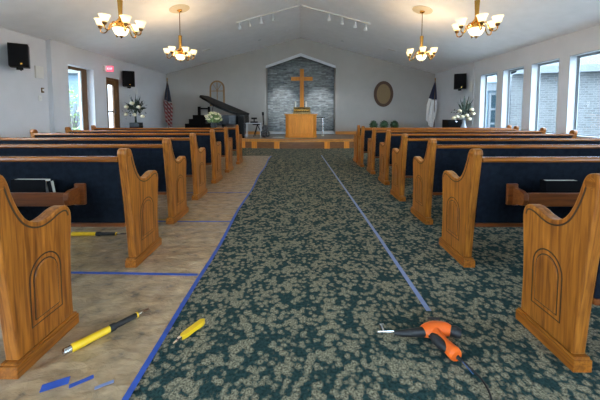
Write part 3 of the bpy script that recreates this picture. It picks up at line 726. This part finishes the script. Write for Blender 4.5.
# ------------------------------------------------------------------ ceiling fittings
def track(label, x0, x1, heads):
    s_ = 1 if x1 > 0 else -1
    o = thing('track_light', (0, 8.8, 0), label, 'light', 'track lights on the ceiling')
    m = MB(); a, b = min(x0, x1), max(x0, x1)
    m.prism([(a, zc(a)-.035), (b, zc(b)-.035), (b, zc(b)-.002), (a, zc(a)-.002)], -.02, .02, 'y'); m.build('track', M['plastic'], o)
    for x in heads:
        z = zc(x)-.03
        h = MB().tube([(x, 0, z), (x, 0, z-.08)], .012).build('stem', M['white'], o)
        T = Matrix.Translation((x, 0, z-.08)) @ Matrix.Rotation(math.radians(38), 4, 'X')
        MB().lathe([(.022, .03), (.028, -.03), (.055, -.11), (.05, -.11), (.02, -.04)], n=12, mat=T).build('lamp_head', M['white'], h, True)
        MB().lathe([(.044, -.096), (.044, -.102)], n=12, mat=T).build('bulb', M['bowl'], h)
track('left white track light with four spots on the ceiling slope', -.05, -1.84, [-1.74, -1.46, -1.13, -.80])
track('right white track light with four spots on the ceiling slope', .05, 2.0, [.82, 1.20, 1.58, 1.88])
for i, (x, tx, e) in enumerate([(-.80, -.85, 1), (-1.46, -.70, 1), (.82, .9, 1), (1.58, .75, 1)]):
    l = bpy.data.lights.new('spot_bulb', 'SPOT'); l.energy = SPOT_W; l.spot_size = math.radians(21); l.spot_blend = .8; l.color = (.95, .97, 1); l.shadow_soft_size = .04
    lo = bpy.data.objects.new('spot_bulb', l); C.objects.link(lo); lo.location = (x, 8.95, zc(x)-.25)
    d = Vector((tx, NY, 1.5)) - lo.location; lo.rotation_euler = d.to_track_quat('-Z', 'Y').to_euler()
vents = [(-3.3, 10.7, 'slim ceiling vent beyond the far left chandelier'), (3.24, 10.78, 'slim ceiling vent beyond the far right chandelier')]
for x, y, lb in vents:
    o = thing('ceiling_vent', (x, y, zc(x)), lb, 'vent'); a = math.atan(SL)*(1 if x > 0 else -1)
    T = Matrix.Rotation(a, 4, 'Y'); MB().box(-.16, .16, -.06, .06, -.008, .0, T).build('frame', M['ceiling'], o)
    m = MB()
    for k in range(3): m.box(-.14, .14, -.045+.035*k, -.03+.035*k, -.014, -.008, T)
    m.build('slats', M['plastic'], o)
for i, (x, y, lb) in enumerate([(-1.51, 11.24, 'small recessed ceiling lamp left of the niche gable'), (1.56, 11.33, 'small recessed ceiling lamp right of the niche gable'), (-.45, 11.0, 'small ceiling disc just left of the ridge'), (.45, 11.0, 'small ceiling disc just right of the ridge')]):
    o = thing('ceiling_disc', (x, y, zc(x)), lb, 'ceiling fitting'); T = Matrix.Rotation(math.atan(SL)*(1 if x > 0 else -1), 4, 'Y')
    MB().lathe([(.06, 0), (.06, -.012), (.045, -.014)], n=16, mat=T).build('ring', M['white' if i < 2 else 'ceiling'], o)

# chandeliers
def make_chandelier():
    o = bpy.data.objects.new('chandelier', None); C.objects.link(o)
    MB().lathe([(.002, -.03), (.012, -.02), (.02, -.005), (.05, .01)], (0, 0, 0), 12).build('finial', M['brass'], o, True)
    MB().lathe([(.01, .005), (.05, .012), (.10, .05), (.132, .11), (.14, .155)], n=24).build('glass_bowl', M['bowl'], o, True)
    MB().lathe([(.145, .15), (.15, .17), (.11, .19), (.09, .24), (.10, .26), (.06, .30), (.035, .34), (.03, .36)], n=24).build('hub', M['brass'], o, True)
    MB().lathe([(.04, .33), (.034, .36), (.034, .40), (.046, .63), (.048, .66), (.014, .67)], n=14).build('column', M['brass'], o, True)
    for k in range(6):
        a = math.radians(60*k + 14); ca, sa = math.cos(a), math.sin(a)
        pts = [(r*ca, r*sa, z) for r, z in [(.09, .22), (.15, .24), (.19, .16), (.24, .085), (.29, .08), (.315, .115), (.315, .165)]]
        arm = MB().tube([tuple(v) for v in smooth_path(pts, 3)], .010, 6).build('arm', M['brass'], o, True)
        q = (.315*ca, .315*sa, 0)
        MB().lathe([(.014, .150), (.032, .165), (.036, .20), (.022, .205)], q, 12).build('cup', M['brass_dark'], arm, True)
        MB().lathe([(.026, .20), (.054, .22), (.062, .265), (.080, .31), (.090, .318), (.084, .318), (.056, .267), (.048, .225), (.02, .205)], q, 18).build('lamp_shade', M['shade'], arm, True)
    return o
def finish_chandelier(o, x, y, z0, label):
    o.location = (x, y, z0); tag(o, label, 'chandelier', 'chandeliers')
    ztop = zc(x)-z0
    MB().tube([(0, 0, .56), (0, 0, ztop-.02)], .008, 8).build('rod', M['brass_dark'], o)
    T = Matrix.Translation((0, 0, ztop)) @ Matrix.Rotation(math.atan(SL)*(1 if x > 0 else -1), 4, 'Y')
    MB().lathe([(.225, -.001), (.225, -.012), (.19, -.022), (.12, -.03), (.06, -.034)], n=32, mat=T).build('ceiling_medallion', M['medal'], o, True)
    MB().lathe([(.06, ztop-.02), (.055, ztop-.06), (.015, ztop-.08)], n=16).build('canopy', M['brass'], o, True)
    for k in range(6):
        a = math.radians(60*k + 14)
        l = bpy.data.lights.new('bulb', 'POINT'); l.energy = LAMP_W; l.color = (1, .74, .45); l.shadow_soft_size = .035
        lo = bpy.data.objects.new('bulb', l); C.objects.link(lo); lo.parent = o; lo.location = (.29*math.cos(a), .29*math.sin(a), .30)
proto = make_chandelier()
for ch in proto.children_recursive:
    k = .92 if ch.name.split('.')[0] in ('arm', 'cup', 'lamp_shade') else .83
    for v in ch.data.vertices:
        v.co.x *= k; v.co.y *= k; v.co.z *= .86
        if k > .9: v.co.z -= .02*min(1, max(0, (v.co.xy.length-.12)/.08))
chs = [(-2.86, 4.87, 'lit brass chandelier at upper left, nearest the camera on that side'), (2.80, 4.87, 'lit brass chandelier at upper right, nearest the camera on that side'),
       (-2.76, 7.0, 'lit brass chandelier hanging farther back on the left'), (2.80, 7.05, 'lit brass chandelier hanging farther back on the right')]
cps = [proto] + [copy_tree(proto) for _ in range(3)]
for o, (x, y, lb) in zip(cps, chs): finish_chandelier(o, x, y, 2.385, lb)

# ------------------------------------------------------------------ pews
BT = .068                       # base moulding height
front_curve = smooth_path([(-.045, .905), (-.012, .895), (.010, .862), (.030, .80), (.058, .735), (.095, .68), (.14, .650), (.19, .640), (.24, .648), (.29, .665), (.335, .672), (.37, .662), (.392, .632), (.398, .595)], 5)
front_edge = [(.392, .52), (.382, .42), (.376, .30), (.376, .18), (.38, BT)]
rear = smooth_path([(.012, BT), (-.008, .30), (-.035, .55), (-.072, .82), (-.082, .865), (-.072, .895), (-.045, .905)], 5)[:-1]
PROFILE = [tuple(v) for v in rear] + [tuple(v) for v in front_curve] + front_edge
def offset_curve(P, d):
    out = []
    for i in range(len(P)):
        a = Vector(P[max(i-1, 0)]); b = Vector(P[min(i+1, len(P)-1)]); t = (b-a).normalized()
        out.append(Vector(P[i]) + Vector((-t.y, t.x))*(-d))
    return out
LINE = offset_curve(front_curve[9:-3], .026)
def arch_line(hw, z0_, z1_, c): 
    zs = z1_-hw; n = 12
    return [(c-hw, z0_)] + [(c-hw*math.cos(PI*i/n), zs+hw*math.sin(PI*i/n)) for i in range(n+1)] + [(c+hw, z0_)]
def end_meshes(s):
    """panel + children; s=+1: visible (carved) face looks towards -x, s=-1: towards +x; carved face at x=0"""
    fx = lambda a: s*a
    def R_(a, b): return (min(fx(a), fx(b)), max(fx(a), fx(b)))
    p = MB().prism(PROFILE, *R_(.012, .072), 'x').build('end_panel', M['oak'], None, bevel=.007)
    b_ = MB(); b_.box(*R_(0, .085), -.012, .402, 0, BT-.012); b_.box(*R_(.006, .079), -.006, .396, BT-.012, BT)
    b_.build('base_moulding', M['oak_base'], p, bevel=.003)
    x0_, x1_ = R_(.0105, .0125)
    MB().ribbon(LINE, .008, x0_, x1_).build('scroll_groove_strip', M['groove'], p)
    MB().ribbon(arch_line(.100, .165, .478, .195), .007, x0_, x1_, True).build('arch_groove_strip', M['groove'], p)
    MB().prism(arch_line(.073, .193, .449, .195), *R_(.006, .0125), 'x').build('arch_panel', M['oak'], p, bevel=.004)
    MB().ribbon(arch_line(.077, .189, .453, .195), .006, *R_(.0103, .0125), True).build('inner_groove_strip', M['groove'], p)
    n = 20; c = (-.028, .858)
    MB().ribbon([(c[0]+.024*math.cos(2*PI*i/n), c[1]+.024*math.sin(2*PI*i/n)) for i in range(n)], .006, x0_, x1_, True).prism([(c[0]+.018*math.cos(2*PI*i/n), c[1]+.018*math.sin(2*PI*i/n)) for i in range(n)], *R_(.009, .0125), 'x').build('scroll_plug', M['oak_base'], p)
    return p
ENDS = {}
def get_end(s):
    if s not in ENDS: ENDS[s] = end_meshes(s); return ENDS[s]
    return copy_tree(ENDS[s])
RT = .845
def ry(z): return -.070 + (.82-z)*.088      # rear face of backrest
def pew(s, x, y, L, label, rz=0, rack=True):
    """s=+1 pew on the right (extends to +x), -1 on the left"""
    o = thing('church_pew', (s*x, y, .0047 if s < 0 else 0), label, 'pew', 'wooden pews in rows', rz)
    e = get_end(s); e.parent = o; e.location = (0, 0, 0)
    f = get_end(-s); f.parent = o; f.location = (s*L, 0, 0)
    def X(a, b): return (min(s*a, s*b), max(s*a, s*b))
    a, b = .0725, L-.0725
    def slab(z0_, z1_, off, th): return [(ry(z0_)+off, z0_), (ry(z1_)+off, z1_), (ry(z1_)+off+th, z1_), (ry(z0_)+off+th, z0_)]
    MB().prism(slab(.345, .807, .012, .022), *X(a, b), 'x').build('backrest_fabric', M['navy'], o, bevel=.004)
    MB().prism(slab(.345, .807, .035, .035), *X(a, b), 'x').build('back_cushion', M['navy'], o, bevel=.012)
    MB().prism([(ry(.82)-.004, .808), (ry(.82)-.012, .822), (ry(.82)-.008, RT-.008), (ry(.82)+.004, RT), (ry(.82)+.05, RT-.002), (ry(.82)+.058, RT-.012), (ry(.82)+.055, .808)], *X(a, b), 'x').build('top_rail', M['oak_rail'], o, bevel=.005)
    MB().prism(slab(.315, .344, .006, .045), *X(a, b), 'x').build('bottom_rail', M['oak_dark'], o, bevel=.003)
    MB().box(*X(a, b), .04, .38, .375, .40).build('seat', M['oak_dark'], o)
    MB().box(*X(a+.005, b-.005), .05, .385, .402, .455).build('seat_cushion', M['navy'], o, bevel=.015)
    if rack:
        rw = .27 if s > 0 else .325
        g = MB().box(*X(rw+.07, rw+1.25), ry(.6)-.115, ry(.6)-.098, .515, .610).build('book_rack', M['oak_dark'], o, bevel=.004)
        MB().box(*X(rw+.07, rw+1.25), ry(.6)-.098, ry(.6)-.0, .512, .524).build('rack_shelf', M['oak_dark'], g)
        for q in (rw, rw+1.25):
            br_ = MB(); yb_ = ry(.6)+.010
            br_.prism([(yb_, .49), (yb_, .64), (yb_-.022, .64), (yb_-.032, .625), (yb_-.09, .62), (yb_-.128, .605), (yb_-.135, .56), (yb_-.12, .52), (yb_-.06, .51), (yb_-.03, .495)], *X(q+.035, q+.07), 'x')
            br_.box(*X(q, q+.075), yb_-.024, yb_, .495, .65)
            br_.build('rack_bracket', M['oak_dark'], g, bevel=.005)
    return o
ordn = ['nearest', 'second', 'third', 'fourth', 'fifth', 'sixth', 'seventh', 'eighth']
LP = [(1.222, 1.24, 3.05), (1.228, 2.19, 3.05), (1.32, 3.08, 3.0), (1.37, 3.96, 3.0), (1.40, 4.93, 3.0), (1.41, 5.86, 3.15), (1.40, 6.85, 3.35)]
RP = [(1.215, 1.28, 3.05), (1.228, 2.20, 3.05), (1.30, 3.08, 3.0), (1.31, 3.92, 3.0), (1.37, 4.84, 3.05), (1.36, 5.73, 3.29), (1.31, 6.52, 3.40), (1.32, 7.07, 3.62)]
for i, (x, y, L) in enumerate(LP):
    o = pew(-1, x, y, L, '%s oak pew with navy back from the camera, left of the aisle' % ordn[i], rack=(i < 2))
    if i == 0: o.scale.y = .87
for i, (x, y, L) in enumerate(RP):
    o = pew(1, x, y, L, '%s oak pew with navy back from the camera, right of the aisle' % ordn[i], rack=(i < 2))
    if i == 0: o.scale.y = .87

def hymnal(loc, rx, rz, label, w_=.2, h_=.15, th=.03):
    o = thing('hymnal', loc, label, 'book', None, rz); o.rotation_euler = (rx, 0, rz)
    m = MB(); m.box(-w_/2, w_/2, -.003, 0, 0, h_); m.box(-w_/2, w_/2, th, th+.003, 0, h_); m.box(-w_/2, -w_/2+.004, 0, th, 0, h_)
    m.build('cover', M['cover'], o); box(-w_/2+.004, w_/2-.006, .0005, th-.0005, .004, h_-.0035).build('page_block', M['page'], o)
    return o
by = 2.19+ry(.6)-.09
hymnal((-1.905, 2.075, .530), 0, 0, 'thick black hymnal in the book rack of the second left pew', .24, .165, .05)
pc = hymnal((-1.74, 2.08, .530), 0, 0, 'pale grey booklet leaning beside the black hymnal', .026, .155, .03)
pc.rotation_euler = (0, math.radians(-10), 0)
hymnal((1.84, 2.075, .527), 0, 0, 'black hymnal in the book rack of the second right pew', .24, .16, .05)

# ------------------------------------------------------------------ floor film, tapes, tools
def tape(name, pts, w_, mat, label, z=.004, cat='tape', group=None, th=.0015):
    m = MB(); P = [Vector((p[0], p[1])) for p in pts]; L = []; R_ = []
    for i in range(len(P)):
        d = (P[min(i+1, len(P)-1)]-P[max(i-1, 0)]).normalized(); q = Vector((-d.y, d.x))*w_/2
        L.append(P[i]+q); R_.append(P[i]-q)
    for i in range(len(P)-1): m.prism([L[i], R_[i], R_[i+1], L[i+1]], z, z+th, 'z')
    o = m.build(name, mat); return tag(o, label, cat, group)
# film: one sheet from the tape line under the left pews
m = MB(); nx, ny = 60, 150; g = []
def edge_x(y): return -.712 - (.10*max(0, (y-1.5)/6.0)) + .012*math.sin(y*3.1) * (1 if y > 2 else .3)
for j in range(ny+1):
    y = .75 + (8.3-.75)*j/ny; row = []
    for i in range(nx+1):
        u = i/nx; x = edge_x(y)*(1-u) + (-4.5)*u
        h = .0028 + .0016*math.sin(x*9+3*math.sin(y*4))*math.sin(y*13+2*math.sin(x*5))
        row.append(m.b.verts.new((x, y, h)))
    g.append(row)
for j in range(ny):
    for i in range(nx): m.b.faces.new([g[j][i], g[j+1][i], g[j+1][i+1], g[j][i+1]])
tag(m.build('protective_film', M['film'], smooth=True), 'wrinkled tan protective plastic film covering the floor under the left pews', 'floor film')
tape('masking_tape', [(edge_x(y)+.008+(.0 if y > 1 else 0), y) for y in [.75+.25*k for k in range(31)]], .027, M['bluetape'], 'long blue tape along the aisle edge of the plastic film', z=.0055)
tape('masking_tape', [(-.735, 2.08), (-1.3, 2.10), (-2.6, 2.13)], .026, M['bluetape'], 'blue tape strip across the film in front of the nearest left pew', z=.0055)
tape('masking_tape', [(-.735, 3.15), (-1.25, 3.15), (-2.4, 3.17)], .024, M['bluetape'], 'blue tape strip across the film behind the third left pew', z=.0055)
tape('yellow_tape', [(-1.10, 3.19), (-1.9, 3.22)], .022, M['yellowtape'], 'yellow tape strip on the film beside the third left pew', z=.0056)
tape('masking_tape', [(-.79, 4.35), (-1.8, 4.33)], .02, M['bluetape'], 'faint far blue tape strip across the film by the fourth left pew', z=.0055)
tape('pale_blue_tape', [(.59, 8.4), (.70, 4.2), (.735, 2.8), (.752, 1.69)], .029, M['paletape'], 'pale blue tape line running along the carpet right of the aisle', z=.0015)
tape('tape_scrap', [(-1.085, 1.185), (-.998, 1.228)], .040, M['bluetape'], 'widest blue tape scrap on the film at lower left', z=.0058, group=None)
tape('tape_scrap', [(-.975, 1.195), (-.905, 1.245)], .020, M['bluetape'], 'narrow blue tape scrap just right of the widest scrap', z=.0058)
tape('tape_scrap', [(-.862, 1.187), (-.802, 1.222)], .015, M['paletape'], 'thin shiny blue tape scrap nearest the long blue tape', z=.0058)
tape('chalk_line', [(.745, 1.60), (.752, 1.34), (.765, 1.26)], .005, M['chalkline'], 'thin blue string line under the orange tool', z=.0015, cat='string')

def along(p0, p1):
    p0, p1 = Vector(p0), Vector(p1); d = (p1-p0)
    return Matrix.Translation(p0) @ d.to_track_quat('Z', 'Y').to_matrix().to_4x4(), d.length
# seam tool (yellow/black handle)
def seam_tool(p0, p1, label, k=1):
    o = thing('pry_tool', (p0[0], p0[1], .0075), label, 'tool')
    T, L = along((0, 0, .021*k), (p1[0]-p0[0], p1[1]-p0[1], .010))
    MB().lathe([(.012*k, -.022), (.017*k, -.018), (.017*k, 0.012), (.014*k, .016)], n=16, mat=T).build('end_cap', M['steel'], o, True)
    MB().lathe([(.018*k, .012), (.021*k, .018), (.019*k, .05), (.0175*k, L*.48)], n=18, mat=T).build('handle', M['yellow'], o, True)
    MB().lathe([(.0175*k, L*.46), (.020*k, L*.47), (.020*k, L*.52), (.015*k, L*.55), (.0145*k, L*.80), (.010*k, L*.84)], n=18, mat=T).build('grip', M['rubber'], o, True)
    MB().lathe([(.0155*k, L*.815), (.0155*k, L*.835)], n=16, mat=T).build('collar', M['yellow'], o, True)
    MB().lathe([(.006*k, L*.83), (.006*k, L*.88), (.004*k, L*.9)], n=10, mat=T).box(-.010*k, .010*k, -.002, .002, L*.88, L*1.0, T).build('blade', M['steel'], o)
seam_tool((-1.108, 1.365), (-.885, 1.685), 'yellow and black handled scraper tool lying on the film at lower left')
seam_tool((-2.165, 2.76), (-1.66, 2.79), 'yellow and black tool lying on the film beneath the second left pew', 1.0)
# utility knife
kn = thing('utility_knife', (-.635, 1.418, .004), 'yellow utility knife lying on the carpet beside the blue tape', 'knife')
T, L = along((0, 0, .014), (.105, .165, .014))
T = T @ Matrix.Rotation(0, 4, 'Z')
kd = Vector((.105, .165, 0)).normalized(); ksd = Vector((-kd.y, kd.x, 0))
KM = Matrix(((kd.x, ksd.x, 0, 0), (kd.y, ksd.y, 0, 0), (0, 0, 1, 0), (0, 0, 0, 1)))
prof = [tuple(v) for v in smooth_path([(.05, -.010), (.08, -.017), (.13, -.014), (.17, -.017), (.195, -.008), (.197, .006), (.18, .017), (.13, .017), (.09, .015), (.06, .013), (.048, .004), (.05, -.010)], 4)][:-1]
MB().prism(prof, .002, .026, 'z', KM).build('handle', M['yellow'], kn, bevel=.006)
MB().prism([(.10, -.004), (.17, -.004), (.17, .005), (.10, .005)], .0262, .0275, 'z', KM).build('slider_slot', M['yellow'], kn)
MB().prism([(.068, -.012), (.078, -.012), (.078, .010), (.068, .010)], .0255, .028, 'z', KM).build('ridge', M['yellow'], kn)
MB().prism([(.03, -.008), (.055, -.009), (.055, .009), (.03, .006)], .006, .022, 'z', KM).build('nose', M['steel'], kn)
MB().prism([(0, -.006), (.035, -.007), (.035, .006), (.012, .006)], .012, .0145, 'z', KM).build('blade', M['steel'], kn)
# orange power tool: black snout to the left, orange body, handle toward the viewer, motor on the right
pt = thing('orange_power_tool', (0, 0, .002), 'orange and black corded power tool lying on the carpet', 'power tool')
def tub(pts, rs, n=16): 
    return MB().tube([tuple(v) for v in smooth_path([bend(p) for p in pts], 3)], [r for r in resample(rs, 3)], n)
def bend(p):
    t = max(0, min(1.2, (p[1]-1.32)/.2)); return (p[0]+.028*t-.012*(1-t), p[1]-.05*t, p[2])
def resample(rs, k):
    out = []
    for i in range(len(rs)-1):
        for j in range(k): out.append(rs[i]+(rs[i+1]-rs[i])*j/k)
    out.append(rs[-1]); return out
tub([(.452, 1.515, .034), (.50, 1.512, .036), (.57, 1.512, .040), (.605, 1.515, .042)], [.010, .016, .021, .023]).build('nozzle', M['rubber'], pt, True)
MB().tube([(.400, 1.485, .028), (.48, 1.480, .034)], [.003, .005], 8).box(.425, .434, 1.472, 1.530, .024, .032).box(.419, .440, 1.518, 1.528, .018, .040).build('tip', M['steel'], pt)
tub([(.598, 1.515, .042), (.625, 1.525, .043), (.665, 1.540, .044), (.715, 1.535, .044), (.740, 1.520, .042)], [.026, .034, .036, .033, .026]).build('housing', M['orange'], pt, True)
tub([(.735, 1.525, .042), (.765, 1.515, .040), (.790, 1.500, .038)], [.024, .030, .022]).build('motor_cap', M['rubber'], pt, True)
tub([(.655, 1.520, .038), (.668, 1.475, .036), (.690, 1.425, .034), (.712, 1.375, .033), (.728, 1.340, .032), (.735, 1.322, .031)], [.034, .030, .028, .030, .034, .026]).build('handle', M['orange'], pt, True)
tub([(.640, 1.490, .040), (.655, 1.450, .040), (.680, 1.400, .038), (.700, 1.365, .036)], [.012, .025, .025, .014]).build('grip', M['rubber'], pt, True)
MB().box(-.032, .03, -.006, .006, 0, .006, Matrix.Translation((.70, 1.512, .077))).build('switch', M['rubber'], pt)
MB().tube([(.645, 1.455, .04), (.65, 1.438, .038)], .009, 8).build('trigger', M['steel'], pt)
tub([(.737, 1.320, .030), (.748, 1.300, .026)], [.010, .008]).build('strain_relief', M['rubber'], pt)
cord = [(.748, 1.302, .020), (.768, 1.272, .010), (.782, 1.22, .008), (.775, 1.16, .008), (.752, 1.10, .008), (.74, 1.04, .008), (.76, .95, .008), (.80, .85, .008)]
MB().tube([tuple(v) for v in smooth_path(cord, 5)], .0045, 8).build('power_cord', M['rubber'], pt, True)
